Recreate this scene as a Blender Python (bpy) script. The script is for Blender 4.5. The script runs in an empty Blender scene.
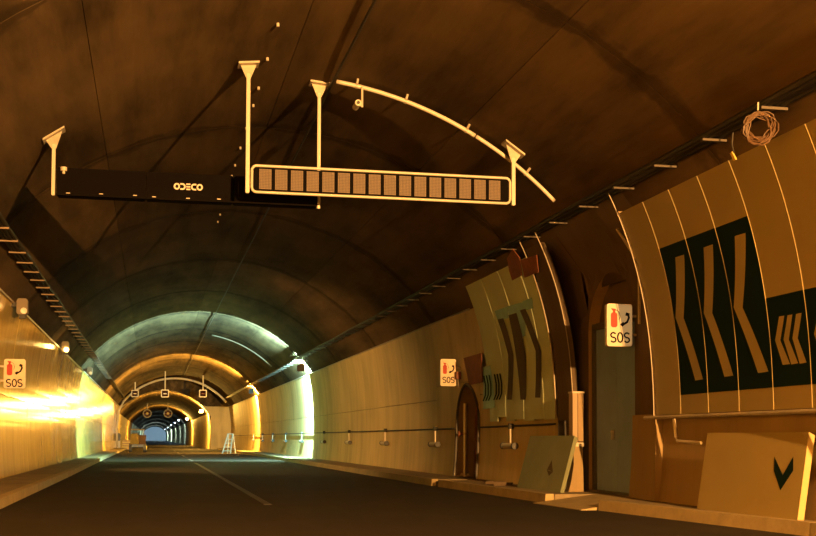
import bpy, math, random
from mathutils import Vector, Matrix
random.seed(7)
S = bpy.context.scene
COL = S.collection
R = math.radians
PI = math.pi

# ------------------------------------------------------------------ camera
FPX, IW, IH = 1200.0, 816, 536
YAW, PITCH, ROLL, SHY = R(12.0207), R(2.7), R(0.2), 114.303
CAM = Vector((-2.05, 0.0, 1.07))
fwd = Vector((math.sin(YAW)*math.cos(PITCH), math.cos(YAW)*math.cos(PITCH), math.sin(PITCH)))
rt0 = Vector((math.cos(YAW), -math.sin(YAW), 0)); up0 = rt0.cross(fwd)
rt = math.cos(ROLL)*rt0 + math.sin(ROLL)*up0
up = -math.sin(ROLL)*rt0 + math.cos(ROLL)*up0
cd = bpy.data.cameras.new('camera'); cam = bpy.data.objects.new('camera', cd); COL.objects.link(cam)
cam.matrix_world = Matrix(((rt.x, up.x, -fwd.x, CAM.x), (rt.y, up.y, -fwd.y, CAM.y), (rt.z, up.z, -fwd.z, CAM.z), (0, 0, 0, 1)))
cd.sensor_width = 36; cd.lens = FPX/IW*36; cd.shift_y = SHY/IW; cd.clip_end = 1000; cd.clip_start = .05
S.camera = cam

# ------------------------------------------------------------------ world, exposure
w = bpy.data.worlds.new('world'); S.world = w; w.use_nodes = True
w.node_tree.nodes['Background'].inputs[0].default_value = (.02, .012, .006, 1)
w.node_tree.nodes['Background'].inputs[1].default_value = .02
S.view_settings.view_transform = 'Standard'; S.view_settings.look = 'None'
S.view_settings.gamma = 1; S.view_settings.use_curve_mapping = False
S.view_settings.exposure = 3.0

# lamp strengths (the lamps themselves are built further down)
SODIUM = (1.0, .47, .12); AMBER = (1.0, .52, .08); CYAN = (.50, 1.0, .92); COOL = (.38, .68, 1.0)
P_NEAR, P_RING1, P_RING2, P_PORTAL, P_RING4, P_LEFT, P_COOL = 8200, 2300, 2900, 400, 380, 280, 2600

# ------------------------------------------------------------------ pixel -> ray helpers
def ray(px, py):
    d = rt*((px-IW/2)/FPX) - up*((py-IH/2-SHY)/FPX) + fwd
    return d/d.y
def at_y(px, py, Y): d = ray(px, py); return CAM + d*Y
def at_z(px, py, Z): d = ray(px, py); return CAM + d*((Z-CAM.z)/d.z)
def at_x(px, py, X): d = ray(px, py); return CAM + d*((X-CAM.x)/d.x)

VR, VZ = 6.46, .505                                  # vault radius, centre height
def vault_x(z): return math.sqrt(max(0, VR*VR-(z-VZ)**2))
PC = (5.3181, .1160, -.03776)                         # smooth face of the cladding: parabola in z
def pf(z): return PC[0]+PC[1]*z+PC[2]*z*z
CPC = (5.31236, .030561, .004715, -.0086116)
def cpf(z): return CPC[0]+CPC[1]*z+CPC[2]*z*z+CPC[3]*z**3   # face of the chevron panels, leaning in more
def on_wall(px, py, off=0.0, side=1, prof=None):
    prof = prof or pf
    d = ray(px, py); lo, hi = 5.0, 200.0
    g = lambda t: side*(CAM.x+d.x*t) - (prof(CAM.z+d.z*t)-off)
    for _ in range(60):
        m = (lo+hi)/2
        if g(m) < 0: lo = m
        else: hi = m
    return CAM + d*lo

# ------------------------------------------------------------------ materials
MATS = {}
def mat(name, col, rough=.7, metal=0, var=0.0, scale=2.0, streak=False, bump=0.0, emit=None, estr=0, coat=0, dark=None, spec=.5, streak_dir='z'):
    m = bpy.data.materials.new(name); m.use_nodes = True; MATS[name] = m
    nt = m.node_tree; N = nt.nodes; L = nt.links; b = N['Principled BSDF']
    b.inputs['Base Color'].default_value = (*col, 1); b.inputs['Roughness'].default_value = rough
    b.inputs['Metallic'].default_value = metal; b.inputs['Specular IOR Level'].default_value = spec
    if coat: b.inputs['Coat Weight'].default_value = coat; b.inputs['Coat Roughness'].default_value = .12
    if emit: b.inputs['Emission Color'].default_value = (*emit, 1); b.inputs['Emission Strength'].default_value = estr
    if var or bump:
        g = N.new('ShaderNodeNewGeometry'); mp = N.new('ShaderNodeMapping'); L.new(g.outputs['Position'], mp.inputs[0])
        if streak: mp.inputs['Scale'].default_value = (1, 1, .12) if streak_dir == 'z' else (1, .15, 1)
        n1 = N.new('ShaderNodeTexNoise'); n1.inputs['Scale'].default_value = scale; n1.inputs['Detail'].default_value = 6; n1.inputs['Roughness'].default_value = .65
        L.new(mp.outputs[0], n1.inputs['Vector'])
        n2 = N.new('ShaderNodeTexNoise'); n2.inputs['Scale'].default_value = scale*.23; n2.inputs['Detail'].default_value = 3
        L.new(g.outputs['Position'], n2.inputs['Vector'])
        mx = N.new('ShaderNodeMath'); mx.operation = 'MULTIPLY_ADD'; mx.inputs[1].default_value = .55
        L.new(n1.outputs[0], mx.inputs[0])
        m2 = N.new('ShaderNodeMath'); m2.operation = 'MULTIPLY'; m2.inputs[1].default_value = .45; L.new(n2.outputs[0], m2.inputs[0]); L.new(m2.outputs[0], mx.inputs[2])
        rp = N.new('ShaderNodeMapRange'); rp.inputs['From Min'].default_value = .32; rp.inputs['From Max'].default_value = .68; L.new(mx.outputs[0], rp.inputs['Value'])
        mix = N.new('ShaderNodeMix'); mix.data_type = 'RGBA'
        dk = dark or tuple(c*(1-var) for c in col); lt = tuple(min(1, c*(1+var*.35)) for c in col)
        mix.inputs['A'].default_value = (*dk, 1); mix.inputs['B'].default_value = (*lt, 1)
        L.new(rp.outputs[0], mix.inputs['Factor'])
        if var: L.new(mix.outputs['Result'], b.inputs['Base Color'])
        if bump:
            bp = N.new('ShaderNodeBump'); bp.inputs['Strength'].default_value = bump; bp.inputs['Distance'].default_value = .03
            L.new(n1.outputs[0], bp.inputs['Height']); L.new(bp.outputs[0], b.inputs['Normal'])
    return m
mat('vault', (.122, .085, .046), .9, spec=.08, var=.85, scale=1.3, streak=True, streak_dir='y', bump=.25)
def joint_stain(m, step, y_first):
    """dark damp stain either side of every casting joint, plus a shade per cast block"""
    nt = m.node_tree; N = nt.nodes; L = nt.links; b = N['Principled BSDF']
    src = b.inputs['Base Color'].links[0].from_socket
    g = N.new('ShaderNodeNewGeometry'); sx = N.new('ShaderNodeSeparateXYZ'); L.new(g.outputs['Position'], sx.inputs[0])
    def mth(op, a, v=None, v2=None):
        n_ = N.new('ShaderNodeMath'); n_.operation = op
        L.new(a, n_.inputs[0])
        if hasattr(v, 'is_linked'): L.new(v, n_.inputs[1])
        elif v is not None: n_.inputs[1].default_value = v
        if v2 is not None: n_.inputs[2].default_value = v2
        return n_.outputs[0]
    d = mth('PINGPONG', mth('SUBTRACT', sx.outputs[1], y_first), step/2)
    nz = N.new('ShaderNodeTexNoise'); nz.inputs['Scale'].default_value = 1.7; nz.inputs['Detail'].default_value = 5; L.new(g.outputs['Position'], nz.inputs['Vector'])
    wd = mth('MULTIPLY_ADD', nz.outputs[0], 1.5, -.42)
    q = mth('DIVIDE', d, mth('MAXIMUM', wd, .02))
    mr = N.new('ShaderNodeMapRange'); mr.inputs['From Min'].default_value = .5; mr.inputs['From Max'].default_value = 1.1
    mr.inputs['To Min'].default_value = .55; mr.inputs['To Max'].default_value = 1; L.new(q, mr.inputs['Value'])
    oi = N.new('ShaderNodeObjectInfo'); rr_ = mth('MULTIPLY_ADD', oi.outputs['Random'], .42, .78)
    fac = mth('MULTIPLY', mr.outputs[0], rr_)
    cb_ = N.new('ShaderNodeVectorMath'); cb_.operation = 'SCALE'; L.new(src, cb_.inputs[0]); L.new(fac, cb_.inputs['Scale'])
    L.new(cb_.outputs[0], b.inputs['Base Color'])
joint_stain(MATS['vault'], 8.6, 31.2)
mat('vault_dark', (.05, .045, .04), .9)
mat('vault_joint', (.09, .075, .06), .9)
mat('panel_left', (.88, .65, .17), .13, var=.36, scale=2.6, streak=True, bump=.06)
mat('panel_right', (.58, .45, .20), .62, var=.42, scale=1.6, streak=True, bump=.08)
mat('wall_near', (.26, .18, .075), .6, var=.35, scale=1.5, streak=True, bump=.15)
mat('bare_concrete', (.10, .066, .034), .8, var=.5, scale=1.8, streak=True, bump=.3)
mat('asphalt', (.022, .0172, .012), .85, spec=.15, var=.4, scale=3.0, streak=True, streak_dir='y', bump=.25)
mat('walkway', (.22, .17, .095), .75, var=.45, scale=2.5, bump=.2)
mat('kerb', (.31, .24, .12), .7, var=.35, scale=4, bump=.2)
mat('paint_line', (.06, .05, .04), .6, var=.6, scale=6)
mat('chevron_panel', (.26, .20, .072), .5, var=.12, scale=1.0)
mat('prop_green', (.20, .23, .15), .6, var=.25, scale=1.5)
mat('mid_panel', (.46, .54, .38), .6, var=.2, scale=1.4, streak=True)
mat('print_dark', (.004, .013, .012), .7, spec=.05)
mat('print_brown', (.09, .07, .045), .7, spec=.2, var=.3, scale=4)
mat('print_teal', (.16, .30, .28), .45, var=.4, scale=3)
mat('panel_edge', (.42, .32, .15), .5)
mat('galv', (.58, .52, .43), .4, metal=.2)
mat('galv_dull', (.42, .37, .30), .5, metal=.3, var=.3, scale=9)
mat('sign_box', (.0045, .0035, .003), .8, spec=.03)
mat('sign_black', (.005, .004, .003), .8, spec=.03)
mat('module', (.165, .125, .10), .6, spec=.2)
mat('module_line', (.05, .04, .035), .6)
mat('white_paint', (.50, .46, .39), .4)
mat('letter', (.6, .52, .47), .4)
mat('cab_tan', (.24, .165, .085), .6)
mat('coil_brown', (.075, .04, .02), .6)
mat('arm_tan', (.3, .22, .15), .6)
mat('box_brown', (.2, .16, .11), .5)
mat('bracket_dark', (.055, .042, .03), .6)
mat('cable', (.02, .018, .016), .6)
mat('door_blue', (.17, .27, .52), .6, var=.25, scale=2)
mat('frame_dark', (.05, .045, .04), .5)
mat('sos_face', (.42, .33, .18), .5, emit=(1, .66, .26), estr=.035)
mat('sos_face_dim', (.7, .56, .42), .6, var=.3, scale=5)
mat('sos_red', (.30, .012, .004), .6, emit=(1, .08, .01), estr=.02)
mat('sos_black', (.008, .004, .006), .7, spec=.1)
mat('rust', (.23, .075, .035), .7, var=.5, scale=7)
mat('ochre', (.6, .45, .12), .5)
mat('wood', (.4, .25, .12), .7, var=.4, scale=5)
mat('yellow', (.06, .04, .003), .7, spec=.2)
mat('skip_brown', (.03, .016, .008), .8, spec=.1, var=.3, scale=6)
mat('rubber', (.02, .02, .02), .8)
mat('teal_white', (.6, .75, .72), .5)
mat('lamp_dark', (.03, .03, .03), .5)
mat('lamp_amber', (1, .7, .3), .4, emit=(1, .6, .15), estr=9)
mat('lamp_cyan', (.8, 1, .95), .4, emit=(.75, 1, .9), estr=9)
mat('lamp_cool', (.8, .9, 1), .4, emit=(.7, .88, 1), estr=5)
mat('red_display', (.02, .002, .0015), .7, spec=.1)
mat('steel', (.5, .5, .48), .35, metal=.8)

# ------------------------------------------------------------------ mesh builder
class MB:
    def __init__(s): s.v = []; s.f = []
    def add(s, vs, fs):
        o = len(s.v); s.v += [Vector(p) for p in vs]; s.f += [tuple(i+o for i in f) for f in fs]; return s
    def hexa(s, p):      # p: 8 points, bottom ring 0-3, top ring 4-7
        return s.add(p, [(0, 3, 2, 1), (4, 5, 6, 7), (0, 1, 5, 4), (1, 2, 6, 5), (2, 3, 7, 6), (3, 0, 4, 7)])
    def box(s, c, d, rz=0, rx=0, ry=0):
        m = Matrix.Rotation(rz, 3, 'Z') @ Matrix.Rotation(ry, 3, 'Y') @ Matrix.Rotation(rx, 3, 'X'); c = Vector(c)
        h = [x/2 for x in d]
        q = [(-1, -1, -1), (1, -1, -1), (1, 1, -1), (-1, 1, -1), (-1, -1, 1), (1, -1, 1), (1, 1, 1), (-1, 1, 1)]
        return s.hexa([c + m @ Vector((a*h[0], b*h[1], e*h[2])) for a, b, e in q])
    def chamfer_box(s, c, d, ch):
        x, y, z = [v/2 for v in d]; c = Vector(c)
        prof = [(-x+ch, -z), (x-ch, -z), (x, -z+ch), (x, z-ch), (x-ch, z), (-x+ch, z), (-x, z-ch), (-x, -z+ch)]
        return s.prism([c + Vector((a, -y, b)) for a, b in prof], Vector((0, 2*y, 0)))
    def prism(s, pts, ext):
        n = len(pts); pts = [Vector(p) for p in pts]; ext = Vector(ext)
        return s.add(pts + [p+ext for p in pts], [tuple(range(n-1, -1, -1)), tuple(range(n, 2*n))] + [(i, (i+1) % n, n+(i+1) % n, n+i) for i in range(n)])
    def tube(s, path, r, n=8, cap=True, closed=False):
        path = [Vector(p) for p in path]; k = len(path); rings = []
        for i, p in enumerate(path):
            a = path[(i-1) % k] if (closed or i > 0) else p; b = path[(i+1) % k] if (closed or i < k-1) else p
            t = (b-a).normalized(); ref = Vector((0, 0, 1)) if abs(t.z) < .9 else Vector((0, 1, 0))
            e1 = t.cross(ref).normalized(); e2 = t.cross(e1)
            rr = r[i] if isinstance(r, (list, tuple)) else r
            rings.append([p + e1*math.cos(2*PI*j/n)*rr + e2*math.sin(2*PI*j/n)*rr for j in range(n)])
        vs = [v for g in rings for v in g]; fs = []
        m = k if closed else k-1
        for i in range(m):
            i2 = (i+1) % k
            for j in range(n):
                fs.append((i*n+j, i*n+(j+1) % n, i2*n+(j+1) % n, i2*n+j))
        if cap and not closed: fs += [tuple(range(n-1, -1, -1)), tuple((k-1)*n+j for j in range(n))]
        return s.add(vs, fs)
    def disc(s, c, axis, r, h, n=16): 
        c = Vector(c); a = Vector(axis).normalized()
        return s.tube([c-a*h/2, c+a*h/2], r, n)
    def build(s, name, m, parent=None, smooth=False, loc=None):
        o_ = Vector(parent.get('_w', (0, 0, 0))) if parent is not None else Vector((0, 0, 0))
        if loc is not None: o_ = Vector(loc)
        me = bpy.data.meshes.new(name); me.from_pydata([tuple(v-o_) for v in s.v], [], s.f); me.update()
        me.materials.append(MATS[m] if isinstance(m, str) else m)
        if smooth: me.polygons.foreach_set('use_smooth', [True]*len(me.polygons))
        o = bpy.data.objects.new(name, me); COL.objects.link(o)
        if parent is not None: o.parent = parent; o['_w'] = tuple(o_)
        elif loc is not None: o.location = loc; o['_w'] = tuple(o_)
        else: o['_w'] = (0, 0, 0)
        return o
def thing(name, label, cat, loc, group=None):
    o = bpy.data.objects.new(name, None); COL.objects.link(o); o.location = loc; o['_w'] = tuple(loc); o.empty_display_size = .1
    o['label'] = label; o['category'] = cat
    if group: o['group'] = group
    return o
def struct(name, label=None, loc=(0, 0, 0)):
    o = bpy.data.objects.new(name, None); COL.objects.link(o); o.location = loc; o['_w'] = tuple(loc); o['kind'] = 'structure'; o.empty_display_size = .1
    if label: o['label'] = label
    return o
def inst(name, me, parent, loc):
    o = bpy.data.objects.new(name, me); COL.objects.link(o); o.parent = parent; o.location = loc; return o
def tagm(o, label, cat, group=None):
    o['label'] = label; o['category'] = cat
    if group: o['group'] = group
    return o

# ------------------------------------------------------------------ structure: floor, walkways, kerbs
Y0, YP, YE = -24.0, 117.0, 496.0
fl = MB(); fl.box((0, (Y0+YE)/2, -.1), (11.2, YE-Y0, .2)); flo = fl.build('floor', 'asphalt'); flo['kind'] = 'structure'
flo['label'] = 'dark asphalt roadway running down the tunnel'
def line_strip(x, y0, y1, wd):
    m = MB(); m.box((x, (y0+y1)/2, .003), (wd, y1-y0, .008)); return m.build('lane_line', 'paint_line', flo)
for y0, y1 in ((19.5, 53), (56, 62), (70, 76), (84, 90), (98, 104), (130, 136), (150, 156)): line_strip(-.2, y0, y1, .12)

def kerb_run(name, pts, mat_k, mat_w, wallx, label, parent):
    """pts: (x, y) of the kerb front edge from near to far; slab back to wallx"""
    sgn = 1 if wallx > 0 else -1
    for (xa, ya), (xb, yb) in zip(pts, pts[1:]):
        n = max(1, int(abs(yb-ya)/4.3)) if name == 'kerb_stone' else 1
        for i in range(n):
            u0, u1 = i/n, (i+1)/n; g = .012
            a = (xa+(xb-xa)*u0, ya+(yb-ya)*u0+g); b = (xa+(xb-xa)*u1, ya+(yb-ya)*u1-g)
            m = MB(); m.hexa([(a[0], a[1], -.02), (a[0]+sgn*.16, a[1], -.02), (b[0]+sgn*.16, b[1], -.02), (b[0], b[1], -.02),
                              (a[0]+sgn*.015, a[1], .155), (a[0]+sgn*.16, a[1], .155), (b[0]+sgn*.16, b[1], .155), (b[0]+sgn*.015, b[1], .155)])
            m.build('kerb_stone', mat_k, parent)
        m = MB(); m.hexa([(xa+sgn*.17, ya, -.02), (wallx, ya, -.02), (wallx, yb, -.02), (xb+sgn*.17, yb, -.02),
                          (xa+sgn*.17, ya, .148), (wallx, ya, .148), (wallx, yb, .148), (xb+sgn*.17, yb, .148)])
        m.build('paving_slab', mat_w, parent)
wl = struct('walkway_left', 'raised concrete walkway along the left wall')
kerb_run('kerb_stone', [(-4.25, Y0), (-4.25, 34.0), (-4.35, 60), (-4.35, YP)], 'kerb', 'walkway', -5.36, '', wl)
wr = struct('walkway_right', 'raised concrete walkway with kerb along the right wall')
kerb_run('kerb_stone', [(5.24, Y0), (5.22, 9.0), (5.12, 12.2), (4.55, 17.2)], 'kerb', 'walkway', 5.6, '', wr)
kerb_run('kerb_stone', [(4.42, 19.3), (4.22, 26.2)], 'kerb', 'walkway', 5.6, '', wr)
kerb_run('kerb_stone', [(4.2, 26.75), (4.1, 45), (4.1, YP)], 'kerb', 'walkway', 5.36, '', wr)
m = MB(); m.hexa([(4.3, 17.25, -.02), (5.6, 17.25, -.02), (5.6, 19.27, -.02), (4.2, 19.27, -.02), (4.3, 17.25, .01), (5.3, 17.25, .148), (5.3, 19.27, .148), (4.2, 19.27, .01)])
m.hexa([(5.3, 17.25, 0), (6.3, 17.25, 0), (6.3, 21.2, 0), (5.3, 21.2, 0), (5.3, 17.25, .147), (6.3, 17.25, .147), (6.3, 21.2, .147), (5.3, 21.2, .147)])
m.build('ramp', 'kerb', wr)
m = MB(); m.box((4.85, 26.47, .05), (1.1, .5, .12)); m.build('drain_sill', 'bare_concrete', wr)

# ------------------------------------------------------------------ structure: vault
ce = struct('ceiling', 'arched concrete tunnel vault with casting joints')
def arch_block(R0, zc, xc, a0, a1, y0, y1, th, name, parent, matn, gap=.005, n=10):
    m = MB(); A = [a0+gap/R0+(a1-a0-2*gap/R0)*i/n for i in range(n+1)]; vs = []
    for y in (y0+2.4*gap, y1-2.4*gap):
        for r_ in (R0, R0+th):
            vs += [(xc+r_*math.sin(a), y, zc+r_*math.cos(a)) for a in A]
    q = n+1; fs = []
    for i in range(n):
        fs.append((i, i+1, 2*q+i+1, 2*q+i)); fs.append((q+i, 3*q+i, 3*q+i+1, q+i+1))
        fs.append((i, q+i, q+i+1, i+1)); fs.append((2*q+i, 2*q+i+1, 3*q+i+1, 3*q+i))
    fs += [(0, 2*q, 3*q, q), (n, q+n, 3*q+n, 2*q+n)]
    m.add(vs, fs); return m.build(name, matn, parent)
AB = math.acos((3.72-VZ)/VR); A27 = R(27)
RL = 8.6; ys = [31.2+RL*i for i in range(-7, 11)]
ys = [Y0] + [y for y in ys if Y0+1 < y < YP-1] + [YP]
segm = {}
for y0, y1 in zip(ys, ys[1:]):
    for a0, a1 in ((-AB, -A27), (-A27, 0), (0, A27), (A27, AB)):
        key = (a0, round(y1-y0, 2))
        if key not in segm: segm[key] = arch_block(VR, VZ, 0, a0, a1, 0, y1-y0, .12, 'lining_block', ce, 'vault').data; o = COL.objects[-1]; o.location = (0, y0, 0)
        else: inst('lining_block', segm[key], ce, (0, y0, 0))
bk = MB(); n = 40
vs = []; fs = []
for i in range(n+1):
    a = -AB*1.3+2*AB*1.3*i/n
    for y in (Y0, YP+.1): vs.append(((VR+.14)*math.sin(a), y, VZ+(VR+.14)*math.cos(a)))
for i in range(n): fs.append((2*i, 2*i+2, 2*i+3, 2*i+1))
bk.add(vs, fs); bk.build('lining_backing', 'vault_joint', ce)
for i in range(13):      # row of small anchor studs beside the crown joint
    y = 15.2+i*1.45+(i*.13 % .5); a = R(-3.4)
    m = MB(); m.disc(((VR-.02)*math.sin(a), y, VZ+(VR-.02)*math.cos(a)), (math.sin(a), 0, math.cos(a)), .022, .06, 8); m.build('anchor_stud', 'galv', ce)

# ------------------------------------------------------------------ structure: wall panels
def curved_panel(y0, y1, z0, z1, side, off, th, nz=6, proud=0.0, prof=None):
    """sheet following the wall profile; its near edge may stand proud"""
    prof = prof or pf; m = MB(); vs = []; Z = [z0+(z1-z0)*i/nz for i in range(nz+1)]
    for z in Z:
        for y, o_ in ((y0, off+proud), (y1, off)):
            x = prof(z)-o_; xb = prof(z)-off+th
            vs += [(side*x, y, z), (side*xb, y, z)]
    fs = []
    for i in range(nz):
        a = 4*i; b = a+4
        fs += [(a, a+2, b+2, b), (a+1, b+1, b+3, a+3), (a, b, b+1, a+1), (a+2, a+3, b+3, b+2)]
    e = 4*nz; fs += [(0, 1, 3, 2), (e, e+2, e+3, e+1)]
    return m.add(vs, fs)
wlft = struct('wall_left', 'glossy pale cladding panels lining the left tunnel wall')
lo = curved_panel(.008, 2.142, .15, 2.04, -1, 0, .05).build('cladding_panel', 'panel_left', wlft); hi = curved_panel(.008, 2.142, 2.055, 4.09, -1, 0, .05).build('cladding_panel', 'panel_left', wlft)
yy = Y0+.35; first = True
while yy < YP-2:
    if first: lo.location.y = yy; hi.location.y = yy; first = False
    else:
        inst('cladding_panel', lo.data, wlft, (-random.random()*.006, yy, 0)); inst('cladding_panel', hi.data, wlft, (-random.random()*.006, yy, 0))
    yy += 2.15
m = MB(); m.tube([(-pf(4.11)+.02, Y0, 4.1), (-pf(4.11)+.02, YP, 4.1)], .028, 6); m.build('capping_rail', 'galv', wlft)
m = MB(); m.box((-5.47, (Y0+YP)/2, 2.0), (.04, YP-Y0, 4.1)); m.build('backing', 'vault_dark', wlft)

wrgt = struct('wall_right', 'pale concrete panels lining the right tunnel wall')
b1 = curved_panel(.01, 8.59, .15, 2.10, 1, 0, .06).build('wall_panel', 'panel_right', wrgt); b2 = curved_panel(.01, 8.59, 2.115, 4.09, 1, 0, .06).build('wall_panel', 'panel_right', wrgt)
b1.location.y = b2.location.y = 31.2
for i in range(1, 9):
    inst('wall_panel', b1.data, wrgt, (0, 31.2+8.6*i, 0)); inst('wall_panel', b2.data, wrgt, (0, 31.2+8.6*i, 0))
def cp(y0, y1, z0, z1, matn='panel_right', off=0, th=.06): return curved_panel(y0+.008, y1-.008, z0, z1, 1, off, th).build('wall_panel', matn, wrgt)
cp(108.6, YP, .15, 2.1); cp(108.6, YP, 2.115, 4.09)
cp(29.25, 31.2, .15, 2.45); cp(29.25, 31.2, 2.465, 4.09); cp(26.9, 29.25, 2.465, 4.09)
cp(21.3, 26.9, .15, 2.1); cp(21.3, 26.9, 2.115, 4.09)
YN = on_wall(655.5, 405, 0, 1, cpf).y                     # near edge of the door recess
for y0, y1 in ((Y0, -15.4), (-15.4, -6.8), (-6.8, 1.8), (1.8, 10.0), (10.0, 18.05)): cp(y0, y1, .10, 1.46, 'wall_near', -.06); cp(y0, min(y1, YN), 1.47, 4.05, 'wall_near', -.1)
m = MB(); m.tube([(pf(4.11)-.02, 26.9, 4.1), (pf(4.11)-.02, YP, 4.1)], .02, 6); m.build('capping_rail', 'galv_dull', wrgt)

# hollow with an arched head in the right wall (bare recess for doors and hydrants)
def arch_recess(y0, y1, zt, hy0, hy1, spring, apex, depth, xw, mats, power=2.0, n=18):
    """bare wall from y0 to y1 up to zt with an arch-headed hole hy0..hy1, the hole lined to `depth`"""
    m = MB(); hm = (hy0+hy1)/2; hw = (hy1-hy0)/2
    az = lambda y: spring+(apex-spring)*(max(0, 1-abs((y-hm)/hw)**power))**(1/power)
    cols = [y0, hy0] + [hm+hw*math.sin(-PI/2+PI*i/n) for i in range(1, n)] + [hy1, y1]
    def strip(ya, yb, za, zb, k=6):
        for i in range(k):
            p = [(ya, za+(zt-za)*i/k), (yb, zb+(zt-zb)*i/k), (yb, zb+(zt-zb)*(i+1)/k), (ya, za+(zt-za)*(i+1)/k)]
            m.add([(xw(z), y, z) for y, z in p], [(0, 1, 2, 3)])
    if hy0 > y0: strip(y0, hy0, 0, 0)
    if y1 > hy1: strip(hy1, y1, 0, 0)
    inner = cols[1:-1]
    for a, b in zip(inner, inner[1:]): strip(a, b, az(a), az(b))
    face = m.build('recess_face', mats[0], wrgt)
    m = MB(); xb = xw(1.0)+depth
    edge = [(hy0, 0)] + [(y, az(y)) for y in inner] + [(hy1, 0)]
    for (ya, za), (yb, zb) in zip(edge, edge[1:]): m.add([(xw(za), ya, za), (xw(zb), yb, zb), (xb, yb, zb), (xb, ya, za)], [(0, 1, 2, 3)])
    m.build('recess_reveal', mats[1], wrgt)
    m = MB(); m.box((xb+.03, hm, apex/2), (.06, hw*2+.1, apex+.1)); m.build('recess_back', mats[2], wrgt)
    return xb
bare = lambda z: min(vault_x(z)-.005, 5.52) if z > 2 else 5.52
xb_door = arch_recess(YN, 21.3, 4.9, 18.06, 20.15, 2.95, 3.9, .2, bare, ('bare_concrete', 'wall_near', 'bare_concrete'))
for y, d in ((YN+.01, -1), (21.29, 1)):       # side returns where the cladding stops
    m = MB()
    for i in range(12):
        z0, z1 = .1+4.4*i/12, .1+4.4*(i+1)/12
        m.add([(cpf(z0)-.0, y, z0), (5.56, y, z0), (5.56 if z1 < 3.6 else bare(z1)+.03, y, z1), (cpf(z1)-.0, y, z1)], [(0, 1, 2, 3)])
    m.build('side_return', 'frame_dark' if d > 0 else 'wall_near', wrgt)
xb_hyd = arch_recess(26.9, 29.25, 2.45, 26.98, 29.05, 1.45, 2.40, .45, lambda z: pf(z)-.002, ('panel_right', 'wall_near', 'rust'), power=1.8)

# bright edge trims running up beside the door recess
def trim(name, y, off, z0, z1, r_, matn, follow=None):
    f_ = follow or (lambda z: pf(z)-off)
    m = MB(); m.tube([(f_(z0+(z1-z0)*i/14), y, z0+(z1-z0)*i/14) for i in range(15)], r_, 6); o = m.build(name, matn); o['kind'] = 'structure'; return o
inner_edge = lambda z: cpf(z)-.02
trim('trim_1', YN+.02, .14, 1.4, 4.85, .008, 'galv_dull', inner_edge)
trim('trim_2', 21.34, .14, 1.45, 4.85, .012, 'galv_dull', inner_edge)
trim('trim_3', 20.4, .0, 1.45, 4.8, .009, 'galv_dull', inner_edge)
m = curved_panel(20.41, 21.28, 1.42, 4.6, 1, .0, .08, nz=16, prof=cpf).build('frame_strip', 'bare_concrete', wrgt)
trim('trim_4', 17.75, .0, 2.9, 4.4, .025, 'galv_dull', lambda z: bare(z)-.05)

# ------------------------------------------------------------------ portal and narrow tunnel beyond
NXC, NVR, NVZ = -.97, 5.40, .20
nx = lambda z: min(4.40+.03*z, math.sqrt(max(.01, NVR**2-(z-NVZ)**2)))
wp = struct('wall_end', 'flat end wall where the wide tunnel narrows', (0, YP, 0))
m = MB(); N_ = 30
inn = []; out = []
for i in range(N_+1):
    t = i/N_; a = -R(85)+R(170)*t
    # inner outline point
    z = max(0, NVZ+NVR*math.cos(a)); x = NXC+NVR*math.sin(a)
    lim = 4.42
    if abs(x-NXC) > lim:
        x = NXC+math.copysign(lim, math.sin(a)); z = max(0, z)
    inn.append((x, z)); zz = VZ+(VR+.1)*math.cos(a); xx = (VR+.1)*math.sin(a); out.append((xx, max(zz, 0)))
inn[0] = (NXC-4.42, 0); inn[-1] = (NXC+4.42, 0); out[0] = (-6.6, 0); out[-1] = (6.6, 0)
for i in range(N_):
    m.add([(inn[i][0], YP, inn[i][1]), (inn[i+1][0], YP, inn[i+1][1]), (out[i+1][0], YP, out[i+1][1]), (out[i][0], YP, out[i][1])], [(0, 1, 2, 3)])
m.build('end_wall_face', 'panel_right', wp)
m = MB(); k_ = 24
for i in range(k_):
    xa_ = -5.3+10.6*i/k_; xb2 = -5.3+10.6*(i+1)/k_
    f0 = lambda x: max(4.12, NVZ+math.sqrt(max(0, (NVR+.02)**2-(x-NXC)**2)))
    f1 = lambda x: VZ+math.sqrt(max(0, VR**2-x**2))
    if f1(xa_) < f0(xa_) or f1(xb2) < f0(xb2): continue
    m.add([(xa_, YP-.03, f0(xa_)), (xb2, YP-.03, f0(xb2)), (xb2, YP-.03, f1(xb2)), (xa_, YP-.03, f1(xa_))], [(0, 1, 2, 3)])
m.build('end_wall_head', 'vault', wp)
cn = struct('ceiling_far', 'arched vault of the narrower tunnel beyond', (0, YP, 0))
AN = math.acos((3.4-NVZ)/NVR)
BL = 29.2; ns = [YP+BL*i for i in range(14)]
for i, (a, b) in enumerate(zip(ns, ns[1:])):
    if i == 0: blk = arch_block(NVR, NVZ, NXC, -AN, AN, 0, BL, .1, 'lining_block', cn, 'vault', n=20)
    else: inst('lining_block', blk.data, cn, (0, BL*i, 0))
    if i == 0: blk.location.y = 0; [setattr(v, 'co', v.co + Vector((0, YP, 0))) for v in blk.data.vertices]
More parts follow.
